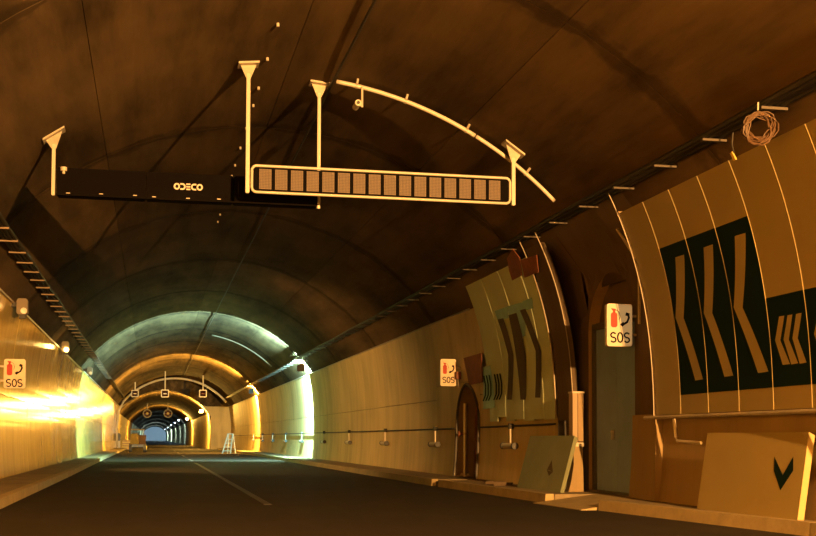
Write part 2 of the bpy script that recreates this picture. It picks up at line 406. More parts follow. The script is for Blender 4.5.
for sd, nm in ((-1, 'wall_far_left'), (1, 'wall_far_right')):
    wf = struct(nm, 'cladding on the %s wall of the narrower tunnel' % ('left' if sd < 0 else 'right'), (0, YP, 0))
    for i in range(13):
        if i == 0:
            m = MB()
            for j in range(6):
                z0, z1 = 3.6*j/6, 3.6*(j+1)/6
                q = lambda z: NXC+sd*(4.42-.10*max(0, z-2.2)**1.4-.04*max(0, 1-z))
                m.add([(q(z0), .01, z0), (q(z0), BL-.01, z0), (q(z1), BL-.01, z1), (q(z1), .01, z1)], [(0, 1, 2, 3)])
            pm = m.build('wall_panel', 'panel_right', wf, loc=(0, 0, 0)); pm.location = (0, 0, 0)
        else: inst('wall_panel', pm.data, wf, (0, BL*i, 0))
m = MB(); m.box((NXC, YE-3.5, 3), (9.4, .2, 6.4)); o = m.build('wall_glow', 'white_paint'); o['kind'] = 'structure'  # added wall closing the bore; catches the last lamp as a bluish far glow

# ------------------------------------------------------------------ big variable-message gantry signs
def bracket(root, x, y, ztop, slope):
    m = MB(); a = .13; h = .17
    top = lambda d: ztop + slope*d
    m.prism([(x-.035, y-.02, ztop-h-.05), (x+.035, y-.02, ztop-h-.05), (x+a, y-.02, top(a)), (x-a, y-.02, top(-a))], (0, .03, 0))
    m.build('bracket_plate', 'galv_dull', root)
    m = MB(); m.prism([(x-.02, y-.16, top(0)), (x+.02, y-.16, top(0)), (x+.02, y+.16, top(0)), (x-.02, y+.16, top(0)), ][:3]+[(x-.02, y+.16, top(0))], (0, 0, -.02))
    p = [(x-a-.03, y-.14, top(-a-.03)), (x+a+.03, y-.14, top(a+.03)), (x+a+.03, y+.14, top(a+.03)), (x-a-.03, y+.14, top(-a-.03))]
    m = MB(); m.hexa([(q[0], q[1], q[2]-.02) for q in p]+[(q[0], q[1], q[2]+.012) for q in p]); m.build('base_plate', 'galv_dull', root)
def vz(x): return VZ+math.sqrt(VR*VR-x*x)
def vs_(x): return -x/math.sqrt(VR*VR-x*x)

YF = 18.6
fs_ = thing('message_sign', 'long display sign with pale rounded frame and sixteen grey display cells', 'sign', (1.5, YF, 4.85))
xa, xb_, za, zb = -.585, 3.60, 4.90, 5.315
cx, cz = (xa+xb_)/2, (za+zb)/2
m = MB(); m.chamfer_box((cx, YF+.13, cz), (xb_-xa-.05, .22, zb-za-.05), .03); m.build('housing', 'sign_black', fs_)
def rrect(x0, x1, z0, z1, r_, y, n=5):
    pts = []
    for ccx, ccz, a0 in ((x1-r_, z0+r_, -90), (x1-r_, z1-r_, 0), (x0+r_, z1-r_, 90), (x0+r_, z0+r_, 180)):
        for i in range(n+1): a = R(a0+90*i/n); pts.append((ccx+r_*math.cos(a), y, ccz+r_*math.sin(a)))
    return pts
m = MB(); m.tube(rrect(xa, xb_, za, zb, .075, YF), .022, 8, closed=True); m.build('frame', 'white_paint', fs_, True)
pitch_ = (3.47+.395)/15.55
for i in range(16):
    x = -.375+i*.2475
    m = MB(); m.box((x, YF+.01, cz), (.19, .03, .315)); mo = m.build('display_module', 'module', fs_)
    m = MB()
    for k in range(1, 8): m.box((x-.095+.19*k/8, YF-.007, cz), (.005, .004, .31))
    for k in range(1, 13): m.box((x, YF-.007, cz-.1575+.315*k/13), (.188, .004, .005))
    m.build('pixel_grid', 'module_line', mo)
for x, zb_ in ((-.65, 4.88), (3.66, 4.875)):
    zt = vz(x)-.02
    m = MB(); m.chamfer_box((x, YF+.03, (zb_+zt-.15)/2), (.058, .058, zt-.15-zb_), .012); m.build('hanger_pole', 'white_paint', fs_)
    bracket(fs_, x, YF+.03, zt, vs_(x))
for x in (-.59, 3.63):
    for z in (4.98, 5.22): m = MB(); m.box((x, YF+.08, z), (.07, .06, .05)); m.build('clamp', 'galv_dull', fs_)

YR = 19.4
rs = thing('message_sign', 'black back of a long sign box with pale ODECO lettering', 'sign', (-1.5, YR, 4.85))
x0, x1, z0, z1 = -3.57, .56, 4.87, 5.31
nseg = 3
for i in range(nseg):
    a = x0+(x1-x0)*i/nseg+.006; b = x0+(x1-x0)*(i+1)/nseg-.006
    m = MB(); m.chamfer_box(((a+b)/2, YR+.12, (z0+z1)/2), (b-a, .24, z1-z0), .02); m.build('housing_section', 'sign_box', rs)
m = MB(); m.box(((x0+x1)/2, YR+.02, z0+.015), (x1-x0, .07, .03)); m.build('bottom_rail', 'sign_black', rs)
for px in (68, 101, 135, 154, 188, 219):
    p = at_y(px, 197, YR-.03); m = MB(); m.box((p.x, YR-.022, z0+.035+.01*(px % 2)), (.06, .02, .010)); m.build('latch', 'galv', rs)
def stroke(mb, pts, wd, y, th=.012):
    """one mitred ribbon of width wd along a poly-line in the x-z plane, front face at y-th"""
    P = [Vector((p[0], 0, p[1])) for p in pts]; n_ = len(P); loop = (P[0]-P[-1]).length < 1e-6; Lq = []; Rq = []
    for k_ in range(n_):
        a = P[k_-1] if k_ else (P[-2] if loop else P[0]); b = P[k_+1] if k_ < n_-1 else (P[1] if loop else P[-1])
        d = (b-a).normalized(); nn = Vector((-d.z, 0, d.x))*wd/2; Lq.append(P[k_]+nn); Rq.append(P[k_]-nn)
    for a, b, c_, d in zip(Lq, Lq[1:], Rq[1:], Rq):
        mb.add([(v.x, yy2, v.z) for yy2 in (y-th, y) for v in (a, b, c_, d)], [(0, 1, 2, 3), (0, 4, 5, 1), (3, 2, 6, 7)])
def arcp(cx_, cz_, rx, rz, a0, a1, n=14): return [(cx_+rx*math.cos(R(a0+(a1-a0)*i/n)), cz_+rz*math.sin(R(a0+(a1-a0)*i/n))) for i in range(n+1)]
pl = at_y(174, 183, YR); pr = at_y(202.5, 190, YR)
lw = (pr.x-pl.x)/5; lz = 5.095; rr = .041
for i, ch in enumerate('ODECO'):
    c = pl.x+lw*(i+.5); m = MB(); t = .024; z = lz
    if ch == 'O': stroke(m, arcp(c, z, .037, rr, 0, 360, 18), t, YR-.003)
    elif ch == 'D': stroke(m, [(c-.036, z+rr)]+arcp(c, z, .036, rr, 90, -90, 10)+[(c-.036, z-rr)], t, YR-.003)
    elif ch == 'E':
        for dz in (-rr, 0, rr): stroke(m, [(c-.032, z+dz), (c+.032, z+dz)], t*.9, YR-.003)
    else: stroke(m, [(c+.036, z+rr)]+arcp(c, z, .036, rr, 90, 270, 10)+[(c+.036, z-rr)], t, YR-.003)
    m.build('letter', 'letter', rs)
for x, zb_ in ((-3.62, 4.87), (.575, 4.85)):
    zt = vz(x)-.02
    m = MB(); m.chamfer_box((x, YR+.05, (zb_+zt-.15)/2), (.052, .052, zt-.15-zb_), .012); m.build('hanger_pole', 'white_paint', rs)
    bracket(rs, x, YR+.05, zt, vs_(x))
m = MB(); m.disc((-3.46, YR-.03, 5.28), (0, 0, 1), .05, .06, 12); m.disc((-3.46, YR-.03, 5.23), (0, 0, 1), .022, .05, 10); m.build('beacon', 'white_paint', rs)
m = MB(); m.disc((.57, YR-.0, 4.86), (0, 0, 1), .03, .05, 10); m.build('pole_foot', 'galv', rs)

# ------------------------------------------------------------------ conduit arch and small camera
def arch_path(y, a0, a1, r_, zc=VZ, xc=0, n=26): return [(xc+r_*math.sin(R(a0+(a1-a0)*i/n)), y, zc+r_*math.cos(R(a0+(a1-a0)*i/n))) for i in range(n+1)]
cn1 = thing('conduit_pipe', 'pale conduit pipe curving down the vault beside the long display sign', 'pipe', (2.6, 18.85, 6.3))
m = MB(); m.tube(arch_path(18.85, 7.0, 29, VR-.12), .036, 8); m.build('pipe', 'white_paint', cn1, True)
m = MB(); m.tube(arch_path(18.85, 29.2, 44.5, VR-.12), .033, 8); m.build('pipe', 'white_paint', cn1, True)
for a in (10, 17.5, 27.5, 38.5):
    s_, c_ = math.sin(R(a)), math.cos(R(a)); m = MB()
    m.tube([((VR-.16)*s_, 18.85, VZ+(VR-.16)*c_), (VR*s_, 18.85, VZ+VR*c_)], .022, 6); m.disc(((VR-.12)*s_, 18.85, VZ+(VR-.12)*c_), (c_, 0, -s_), .045, .04, 10); m.build('pipe_clip', 'galv_dull', cn1)
pc = at_y(357.5, 104, 18.8)
cc = thing('surveillance_camera', 'small round camera hanging from the curved conduit pipe', 'camera', tuple(pc))
m = MB(); m.tube([(pc.x+.075, 18.8, pc.z-.05), (pc.x+.075, 18.8, VZ+math.sqrt((VR-.13)**2-(pc.x+.075)**2))], .018, 8); m.build('drop_arm', 'galv', cc)
m = MB(); m.tube([(pc.x, 18.72, pc.z), (pc.x, 19.0, pc.z)], .052, 14); m.build('housing', 'white_paint', cc)
m = MB(); m.disc((pc.x, 18.715, pc.z), (0, 1, 0), .026, .02, 12); m.build('lens', 'lamp_dark', cc)
m = MB(); m.box((pc.x+.04, 18.8, pc.z-.02), (.07, .03, .03)); m.build('mount', 'galv_dull', cc)
# crown cable, hanging slightly below the vault
m = MB(); pth = []
for i in range(60):
    y = 6+i*1.85; a = R(6.7); pth.append(((VR-.05-.02*math.sin(i*1.7))*math.sin(a), y, VZ+(VR-.05-.03*abs(math.sin(i*.9)))*math.cos(a)))
m.tube(pth, .022, 6); tagm(m.build('crown_cable', 'cable'), 'black cable running along the top of the vault', 'cable')
# further conduit arches
c2 = thing('conduit_pipe', 'pale conduit curving down the vault just beyond the cyan light ring', 'pipe', (2.6, 67, 6.3))
m = MB(); m.tube(arch_path(67, 10, 44, VR-.1), .035, 8); m.build('pipe', 'box_brown', c2, True)
c3 = thing('conduit_arch', 'white pipe arch spanning the whole vault at the far end', 'pipe', (0, 112, 0))
pp = [(-5.15, 112, .15), (-5.18, 112, 2), (-5.0, 112, 3.6)] + arch_path(112, -50, 50, VR-.42, n=30)
m = MB(); m.tube(pp, .10, 8); m.build('pipe', 'white_paint', c3, True)

# ------------------------------------------------------------------ cable brackets and cables along both ledges
def cable_run(side, label, z, offs, y0, y1, first, step, nbr, arm_mat, ncab):
    root = thing('cable_rack', label, 'cable rack', (side*4.6, 40, z))
    xw = vault_x(z+.05)
    for i in range(nbr):
        y = first+step*i; m = MB()
        m.box((side*(xw-.16), y, z-.01), (.32, .07, .03)); m.build('bracket_arm', arm_mat, root)
    for k in range(ncab):
        pth = []; x = side*(xw-.07-.075*k); n = 90
        for i in range(n+1):
            y = y0+(y1-y0)*i/n; pth.append((x+side*.012*math.sin(i*1.3+k), y, z+.055-.022*abs(math.sin(PI*(y-first)/step))+.01*math.sin(k*2)))
        m = MB(); m.tube(pth, .036, 6); m.build('cable', 'cable', root)
    return root
cable_run(-1, 'cable rack on pale bracket arms along the left side of the vault', 4.72, 0, -20, YP-1, 11.8, 1.42, 46, 'arm_tan', 4)
cable_run(1, 'dark cable rack on bracket arms along the right side of the vault', 4.76, 0, -20, YP-1, 12.05, 1.45, 46, 'bracket_dark', 4)
# hanging coil and dangling ends on the right rack
p = on_wall(757, 126, .1); cl = thing('cable_coil', 'loose coil of cable hanging from the right cable rack', 'cable coil', (4.62, p.y, 4.45))
kc = at_x(759, 126, 4.40)
m = MB(); pth = []
for i in range(190):
    a = i*.36; r_ = .15+.04*math.sin(i*.77)*math.cos(i*.21)+.02*math.sin(i*.19); pth.append((kc.x+r_*math.cos(a)*.8, kc.y-r_*math.cos(a)*.55-.03*math.sin(i*.31), kc.z-.02+r_*math.sin(a)))
m.tube(pth, .007, 5); m.build('coil', 'coil_brown', cl)
m = MB(); m.tube([(kc.x, kc.y+.02, kc.z+.18), (kc.x+.02, kc.y+.05, 4.78)], .008, 5); m.build('tie', 'galv', cl)
k2 = at_x(734, 157, 4.72); ct = thing('cable_end', 'frayed yellow cable end dangling above the chevron panels', 'cable', tuple(k2))
m = MB(); m.tube([(k2.x, k2.y, k2.z+.05), (k2.x-.01, k2.y+.03, k2.z+.16), (k2.x, k2.y+.02, k2.z+.3)], .009, 6); m.build('lead', 'cable', ct)
m = MB(); m.prism([(k2.x-.02, k2.y+.07, k2.z+.06), (k2.x-.02, k2.y+.02, k2.z+.07), (k2.x-.02, k2.y-.08, k2.z-.05), (k2.x-.02, k2.y-.02, k2.z-.05)], (.02, 0, 0)); m.build('tag', 'ochre', ct)
for px, py in ((695, 142), (648, 167), (755, 111)):
    k = at_x(px, py, 4.72); m = MB(); m.box((k.x, k.y, k.z), (.06, .32, .025)); m.box((k.x, k.y+.16, k.z+.03), (.05, .02, .07))
    tagm(m.build('bracket_clip', 'galv'), {695: 'short bright bracket on the rack left of the cable coil', 648: 'small bracket on the rack near the SOS door recess', 755: 'bright bracket the cable coil hangs below'}[px], 'bracket')

# ------------------------------------------------------------------ chevron panels on the right wall (near set)
OFFN, PROUD = 0.0, .007
seams = [on_wall(px, 411, OFFN, 1, cpf).y for px in (656, 682, 710, 742, 777, 813)]
stepn = (seams[0]-seams[-1])/5
seams = [seams[0]-stepn*i for i in range(9)]          # seams[i+1]..seams[i] is one panel
ztop = 4.47; zbot = 1.44
ns_ = thing('chevron_sign', 'big chevron sign of beige wall panels with dark band right of the SOS door', 'sign', (5.2, seams[3], 1.4))
near_panels = []
for i in range(8):
    near_panels.append(curved_panel(seams[i+1]+.006, seams[i]-.004, zbot, ztop, 1, OFFN, .04, nz=24, proud=PROUD, prof=cpf).build('sign_panel', 'chevron_panel', ns_))
def surf_near(y, z, lift=.003):
    for i in range(8):
        if seams[i+1] <= y <= seams[i]:
            return cpf(z)-OFFN-PROUD*(seams[i]-y)/(seams[i]-seams[i+1])-lift
    return cpf(z)-OFFN-lift
def surf_mid(y, z, lift=.003): return cpf(z)-.03-lift
def loft(left, right, surf, name, matn, parent, lift, sub=6):
    """flat print between two poly-lines of (y, z), laid on a curved sheet"""
    Lp = []; Rp = []
    for (a, b), (c, d) in zip(zip(left, left[1:]), zip(right, right[1:])):
        for i in range(sub):
            t = i/sub; Lp.append((a[0]+(b[0]-a[0])*t, a[1]+(b[1]-a[1])*t)); Rp.append((c[0]+(d[0]-c[0])*t, c[1]+(d[1]-c[1])*t))
    Lp.append(left[-1]); Rp.append(right[-1]); m = MB()
    for (a, b, c, d) in zip(Lp, Lp[1:], Rp, Rp[1:]):
        m.add([(surf(q[0], q[1], lift), q[0], q[1]) for q in (a, c, d, b)], [(0, 1, 2, 3)])
    return m.build(name, matn, parent)
def yz(px, py, off): p = on_wall(px, py, off, 1, cpf); return (p.y, p.z)
# dark backing of each big-chevron panel, then the chevron itself
zt_big = sum(yz(*q, OFFN)[1] for q in ((660, 249), (744, 217)))/2; zb_big = sum(yz(*q, OFFN)[1] for q in ((684, 395), (775, 387)))/2
zt_sm = sum(yz(*q, OFFN)[1] for q in ((767, 298.5), (815, 287)))/2
for i in (1, 2, 3):
    a, b = seams[i]-.006, seams[i+1]+.008
    loft([(a, zt_big), (a, zb_big)], [(b, zt_big), (b, zb_big)], surf_near, 'dark_band', 'print_dark', near_panels[i], .004, 24)
for i in (4, 5, 6, 7):
    a, b = seams[i]-.006, seams[i+1]+.008
    loft([(a, zt_sm), (a, zb_big)], [(b, zt_sm), (b, zb_big)], surf_near, 'dark_band', 'print_dark', near_panels[i], .004, 16)
def z7(q): return yz(640+q[0]/2.4375, 200+q[1]/2.4375, OFFN)
big = [([(88, 140), (88, 287), (137, 440)], [(110, 133), (108, 287), (156, 437)]),
       ([(157, 116), (157, 275), (208, 431)], [(180, 108), (178, 275), (230, 428)]),
       ([(233, 88), (230, 262), (290, 422)], [(260, 80), (252, 262), (316, 418)])]
for i, (l, r_) in enumerate(big): loft([z7(q) for q in l], [z7(q) for q in r_], surf_near, 'chevron', 'chevron_panel', near_panels[i+1], .009, 12)
small = [([(341, 284), (331, 342), (350, 402)], [(354, 282), (344, 342), (368, 400)]),
         ([(362, 281), (352, 340), (371, 401)], [(374, 279), (365, 340), (388, 398)]),
         ([(383, 278), (374, 337), (392, 399)], [(397, 275), (387, 337), (409, 396)])]
for l, r_ in small: loft([z7(q) for q in l], [z7(q) for q in r_], surf_near, 'small_chevron', 'chevron_panel', near_panels[4], .009, 6)
for dk in (0, 1, 2):
    for l, r_ in small[dk:dk+1]:
        sh = lambda q: (z7(q)[0]-stepn, z7(q)[1])
        loft([sh(q) for q in l], [sh(q) for q in r_], surf_near, 'small_chevron', 'chevron_panel', near_panels[5], .009, 6)
# conduit below the panels
cd_ = thing('wall_conduit', 'dark conduit along the wall below the big chevron panels', 'pipe', (5.3, 14, 1.35))
m = MB(); m.tube([(5.27, 17.1, 1.40), (5.27, 4, 1.40)], .026, 8); m.build('pipe', 'galv_dull', cd_)
q = at_x(675.5, 420, 5.33); q2 = at_x(676, 441, 5.33); q3 = at_x(701, 443, 5.33)
m = MB(); m.tube([(5.3, q.y, 1.4), (5.33, q2.y, q2.z+.06), (5.33, q2.y-.05, q2.z), (5.33, q3.y, q3.z)], .024, 8); m.build('branch_pipe', 'galv', cd_)

# mid set of panels, half covered with old prints
mid0 = on_wall(466, 288, .03, 1, cpf).y; 
ms = thing('chevron_sign', 'faded greenish chevron panels beyond the SOS door with dark bent bars', 'sign', (5.2, 24, 1.5))
mst = (mid0-21.36)/7
for i in range(7):
    b, a = mid0-mst*i, mid0-mst*(i+1); zt = 4.47
    curved_panel(a+.008, b-.008, (1.46, 1.55, 1.45, 1.48, 1.44, 1.46, 1.45)[i], zt, 1, .03+(.006 if i % 2 else 0), .03, nz=24, prof=cpf).build('sign_panel', 'mid_panel', ms)
def z6(q): return yz(460+q[0]/3.35, 240+q[1]/3.35, .03)
sm2 = lambda y, z, l: surf_mid(y, z, l+.01)
loft([z6(q) for q in ((118, 238), (128, 268))], [z6(q) for q in ((162, 222), (165, 262))], sm2, 'teal_patch', 'print_teal', ms, .003)
loft([z6(q) for q in ((160, 222), (172, 280), (185, 340))], [z6(q) for q in ((212, 208), (222, 270), (222, 320))], sm2, 'teal_patch', 'print_teal', ms, .004)
loft([z6(q) for q in ((212, 205), (216, 238))], [z6(q) for q in ((244, 192), (248, 228))], sm2, 'teal_patch', 'print_teal', ms, .005)
for l, r_ in ([((128, 266), (164, 385), (160, 535)), ((148, 262), (182, 385), (176, 535))], [((165, 252), (190, 390), (205, 535)), ((192, 244), (224, 390), (222, 535))], [((203, 236), (256, 372), (254, 528)), ((222, 230), (274, 372), (272, 528))]):
    loft([z6(q) for q in l], [z6(q) for q in r_], sm2, 'bent_bar', 'print_brown', ms, .008, 8)
def z5(q): return yz(430+q[0]/3.35, 340+q[1]/3.35, .03)
loft([z5(q) for q in ((178, 92), (180, 232))], [z5(q) for q in ((204, 84), (220, 226))], sm2, 'teal_patch', 'print_teal', ms, .003)
for dx in (0, 9, 18, 36, 45, 54):
    l = [(180+dx, 120-dx*.15), (186+dx, 150-dx*.1), (186+dx, 185-dx*.1), (178+dx, 205-dx*.1)]; loft([z5(q) for q in l], [z5((a+5, b)) for a, b in l], sm2, 'small_bar', 'print_dark', ms, .008, 3)
# two rusty sheets stuck over the top corner
for pts, lab in ((((163, 62), (182, 30), (205, 60), (212, 118), (180, 135), (170, 105)), 'ragged rust coloured sheet hanging over the faded chevron panels'), (((208, 68), (262, 50), (268, 108), (222, 126)), 'square rust brown sheet at the top of the faded chevron panels')):
    P = [z6(q) for q in pts]; m = MB(); m.prism([(surf_mid(y, z, .035), y, z) for y, z in P], (.015, 0, 0)); tagm(m.build('rust_sheet', 'rust'), lab, 'sheet')

# ------------------------------------------------------------------ door in the near recess
dr = struct('door_1', 'grey blue double steel door inside the arched recess', (xb_door-.1, 19.2, .15))
m = MB()
for y, wd in ((18.11, .1), (20.10, .1)): m.box((xb_door-.07, y, 1.6), (.14, wd, 2.9))
m.box((xb_door-.07, 19.1, 3.06), (.14, 2.1, .1)); m.build('door_frame', 'frame_dark', dr)
for a, b in ((18.16, 19.1), (19.11, 20.05)):
    m = MB(); m.box((xb_door-.06, (a+b)/2, 1.58), (.06, b-a, 2.84)); m.build('door_leaf', 'door_blue', dr)
m = MB(); m.box((xb_door-.13, 19.2, 1.15), (.05, .03, .16)); m.tube([(xb_door-.12, 19.2, 1.2), (xb_door-.16, 19.2, 1.2), (xb_door-.16, 19.08, 1.2)], .012, 6); m.build('door_handle', 'steel', dr)
m = MB(); m.box((xb_door-.12, 19.1, .17), (.2, 2.0, .04)); m.build('threshold', 'frame_dark', dr)
# upright cabinet and pedestal at the far side of the recess
p = at_y(577, 418, 20.25); cb = thing('junction_cabinet', 'narrow pale upright metal cabinet beside the door recess', 'cabinet', (p.x, 20.25, 1.0))
z0c, z1c = at_y(576, 442, 20.25).z, at_y(576, 393, 20.25).z
m = MB(); m.box((p.x-.06, 20.28, (z0c+z1c)/2), (.09, .2, z1c-z0c)); m.build('body', 'arm_tan', cb)
m = MB(); m.box((p.x+.045, 20.28, (z0c+z1c)/2), (.1, .2, z1c-z0c-.02)); m.build('door', 'cab_tan', cb)
m = MB(); m.box((p.x+.0, 20.28, z1c+.01), (.23, .24, .03)); m.build('lid', 'galv_dull', cb)
pd = thing('pedestal', 'flared brown pedestal under the narrow pale cabinet', 'pedestal', (p.x, 20.28, .15))
m = MB(); m.prism([(p.x-.18, 20.19, .148), (p.x+.10, 20.19, .148), (p.x+.08, 20.19, z0c-.005), (p.x-.09, 20.19, z0c-.005), (p.x-.085, 20.19, .62), (p.x-.13, 20.19, .34)], (0, .18, 0)); m.build('post', 'wall_near', pd)
m = MB(); m.box((p.x+.005, 20.28, z0c-.045), (.2, .2, .07)); m.build('collar', 'galv_dull', pd)

# ------------------------------------------------------------------ SOS signs
def sos(name_label, c, wd, ht, face, wx, dep=.1):
    t = thing('sos_sign', name_label, 'sign', tuple(c)); x, y, z = c
    m = MB(); r_ = .05
    m.prism([(q[0], q[1], q[2]) for q in rrect(x-wd/2, x+wd/2, z-ht/2, z+ht/2, .04, y+.012, 4)], (0, dep, 0)); m.build('box', 'galv', t)
    m = MB(); m.prism(rrect(x-wd/2+.01, x+wd/2-.01, z-ht/2+.01, z+ht/2-.01, .04, y, 4), (0, .012, 0)); m.build('face', face, t)
    k = wd/.43; yy_ = y-.002
    red = 'sos_red'
    ex = x-.1*k; ez = z+.1*k; m = MB()
    m.prism(rrect(ex-.055*k, ex+.055*k, ez-.14*k, ez+.1*k, .04*k, yy_-.004, 4), (0, .006, 0))
    m.prism([(ex-.02*k, yy_-.004, ez+.09*k), (ex+.02*k, yy_-.004, ez+.09*k), (ex+.02*k, yy_-.004, ez+.14*k), (ex-.02*k, yy_-.004, ez+.14*k)], (0, .006, 0))
    m.prism([(ex-.03*k, yy_-.004, ez+.13*k), (ex+.03*k, yy_-.004, ez+.13*k), (ex+.03*k, yy_-.004, ez+.155*k), (ex-.05*k, yy_-.004, ez+.165*k)], (0, .006, 0))
    m.build('extinguisher_symbol', red, t)
    m = MB(); stroke(m, [(ex+.03*k, ez+.14*k), (ex+.08*k, ez+.11*k), (ex+.1*k, ez+.04*k), (ex+.08*k, ez-.02*k)], .008*k, yy_, .004); m.build('hose_symbol', 'sos_black', t)
    m = MB(); hx, hz = x+.1*k, z+.09*k
    stroke(m, [(hx+.035*k, hz+.09*k), (hx+.05*k, hz+.03*k), (hx+.02*k, hz-.04*k), (hx-.05*k, hz-.085*k)], .035*k, yy_, .004)
    for bx, bz, ang in ((.028, .085, -15), (-.058, -.075, 35)):
        ca, sa = math.cos(R(ang)), math.sin(R(ang)); m.prism([(hx+k*(bx+u_*ca-w_*sa), yy_-.005, hz+k*(bz+u_*sa+w_*ca)) for u_, w_ in ((-.032, -.03), (.032, -.03), (.032, .022), (-.032, .022))], (0, .005, 0))
    m.build('handset_symbol', 'sos_black', t)
    lz_ = z-.2*k; hh = .075*k; ww = .042*k; tk = .025*k
    for i, ch in enumerate('SOS'):
        lx = x+(-.115+.115*i)*k; m = MB()
        if ch == 'O': stroke(m, arcp(lx, lz_, ww, hh, 0, 360, 20), tk, yy_, .004)
        else:
            pts = arcp(lx, lz_+hh/2, ww, hh/2, 25, 270, 12)+arcp(lx, lz_-hh/2, ww, hh/2, 90, -155, 12)
            stroke(m, pts, tk, yy_, .004)
        m.build('letter', 'sos_black', t)
    m = MB(); sx = 1 if x > 0 else -1
    for dz in (-.15*k, .15*k):
        m = MB(); e = x+sx*wd/2; m.box(((e+wx)/2, y+.05, z+dz), (abs(wx-e)+.01, .04, .04)); m.build('wall_arm', 'galv_dull', t)
    return t
c = at_y(620, 325, 17.95); s1 = sos('bright lit SOS sign in front of the grey blue door', (c.x, 17.95, c.z), .43, .68, 'sos_face', 5.60)
c = at_y(448.5, 372.5, 28.45); sos('dirty amber SOS sign on the right wall above the hydrant recess', (c.x, 28.45, c.z), .39, .66, 'sos_face_dim', pf(c.z)-.01)
c = at_y(14.5, 373.5, 24.5); sos('grey SOS sign on the golden left wall', (c.x, 24.5, c.z), .40, .57, 'sos_face_dim', -pf(c.z)+.01)
P = [on_wall(*q, .16) for q in ((463.5, 358), (481, 353), (482, 382), (469, 385))]
m = MB(); m.prism([tuple(q) for q in P], (.03, .03, 0)); tagm(m.build('blank_board', 'rust'), 'rust brown blank board tilted beside the amber SOS sign', 'board')
p = at_y(462.5, 378, 28.3); lp = thing('hydrant_post', 'short dark post head standing over the arched hydrant recess', 'post', (5.2, 28.3, 2.3))
m = MB(); m.box((5.22, 28.3, 2.62), (.12, .16, .18)); m.build('head', 'rust', lp)
m = MB(); m.tube([(5.24, 28.3, 2.53), (5.24, 28.3, 2.34)], .03, 8); m.build('stem', 'galv_dull', lp)
# hydrant pipe in the arched recess
hp = thing('hydrant_pipe', 'upright metal pipe inside the dark arched recess', 'pipe', (5.5, 28.75, .15))
m = MB(); m.tube([(5.52, 28.75, .15), (5.52, 28.75, 1.95)], .05, 10); m.build('pipe', 'steel', hp)
for fz, fr in ((.2, .11), (1.2, .08)): m = MB(); m.disc((5.52, 28.75, fz), (0, 0, 1), fr, .05, 14); m.build('flange', 'galv_dull', hp)
m = MB(); m.tube([(5.52, 28.75, 1.2), (5.36, 28.7, 1.2)], .035, 8); m.disc((5.34, 28.7, 1.2), (1, 0, 0), .07, .03, 12); m.build('valve', 'rust', hp)
hm, hw = (26.98+29.05)/2, (29.05-26.98)/2
az = lambda y: 1.45+.95*(max(0, 1-abs((y-hm)/hw)**1.8))**(1/1.8)
ed = [(26.98, .15), (26.98, .6)]+[(hm-hw*math.cos(PI*i/18), az(hm-hw*math.cos(PI*i/18))) for i in range(19)]+[(29.05, .6), (29.05, .15)]
m = MB(); m.tube([(pf(z)-.02, y, z) for y, z in ed], .035, 6); m.build('recess_frame', 'frame_dark', wrgt)

# ------------------------------------------------------------------ propped panels, debris
def propped(root, pa, pb, zlen, lean, matn, fl):
    """flat cassette panel leaning on the wall: pa, pb = (x, y) of its foot at far and near end"""
    a = Vector((pa[0], pa[1], .15)); b = Vector((pb[0], pb[1], .15)); u = (b-a).normalized()
    v = Vector((math.sin(lean), 0, math.cos(lean))); nrm = u.cross(v).normalized()
    if nrm.x > 0: nrm = -nrm
    L = (b-a).length
    m = MB(); q = [a, b, b+v*zlen, a+v*zlen]; m.hexa([p_-nrm*.012 for p_ in q]+[p_ for p_ in q]); m.build('sheet', matn, root)
    for s0, nm in ((0, 0), (L, 1)):
        e = a+u*s0; e2 = u*(.05 if nm else -.05)
        m = MB(); q = [e, e+e2-nrm*.05, e+e2-nrm*.05+v*zlen*.97, e+v*zlen]; d = u*(.008); m.hexa([p_ for p_ in q]+[p_+d for p_ in q]); m.build('folded_edge', 'panel_edge' if matn == 'chevron_panel' else matn, root)
    return a, u, v, nrm
A = at_z(699, 511, .15); 
pfar = (5.10, at_x(697, 512, 5.10).y); pnear = (5.2, at_x(797, 520, 5.2).y)
zl = at_x(707, 432, 5.25).z-.15
pp1 = thing('loose_panel', 'beige panel with a dark V mark leaning on the wall below the big chevrons', 'panel', (5.0, 14, .15))
a, u, v, nrm = propped(pp1, pfar, pnear, zl*1.0, R(9), 'chevron_panel', .06)
def on_panel(px, py, a, nrm):
    d = ray(px, py); t = (a-CAM).dot(nrm)/d.dot(nrm); return CAM+d*t
V = [(774.5, 456.5), (774, 471), (780.5, 490.5), (793.5, 470.5), (793.5, 456.5), (783, 475)]
P = [on_panel(*q, a, nrm)+nrm*.003 for q in V]
m = MB(); m.add(P, [(0, 1, 5), (1, 2, 5), (2, 3, 5), (3, 4, 5)]); m.build('v_mark', 'print_dark', pp1)
pp2 = thing('loose_panel', 'greenish panel leaning on the wall below the faded chevrons', 'panel', (5.0, 22.5, .15))
pfar = (4.8, at_x(517, 487, 4.8).y); pnear = (4.88, at_x(560, 491, 4.88).y)
a, u, v, nrm = propped(pp2, pfar, pnear, at_x(540, 435, 5.1).z-.13, R(15), 'prop_green', .05)
P = [on_panel(*q, a, nrm)+nrm*.003 for q in ((547, 470), (549, 470), (552, 460), (553, 472), (549, 476))]
m = MB(); m.add(P, [(0, 1, 2), (1, 3, 2), (0, 4, 3)]); m.build('scratch_mark', 'print_brown', pp2)
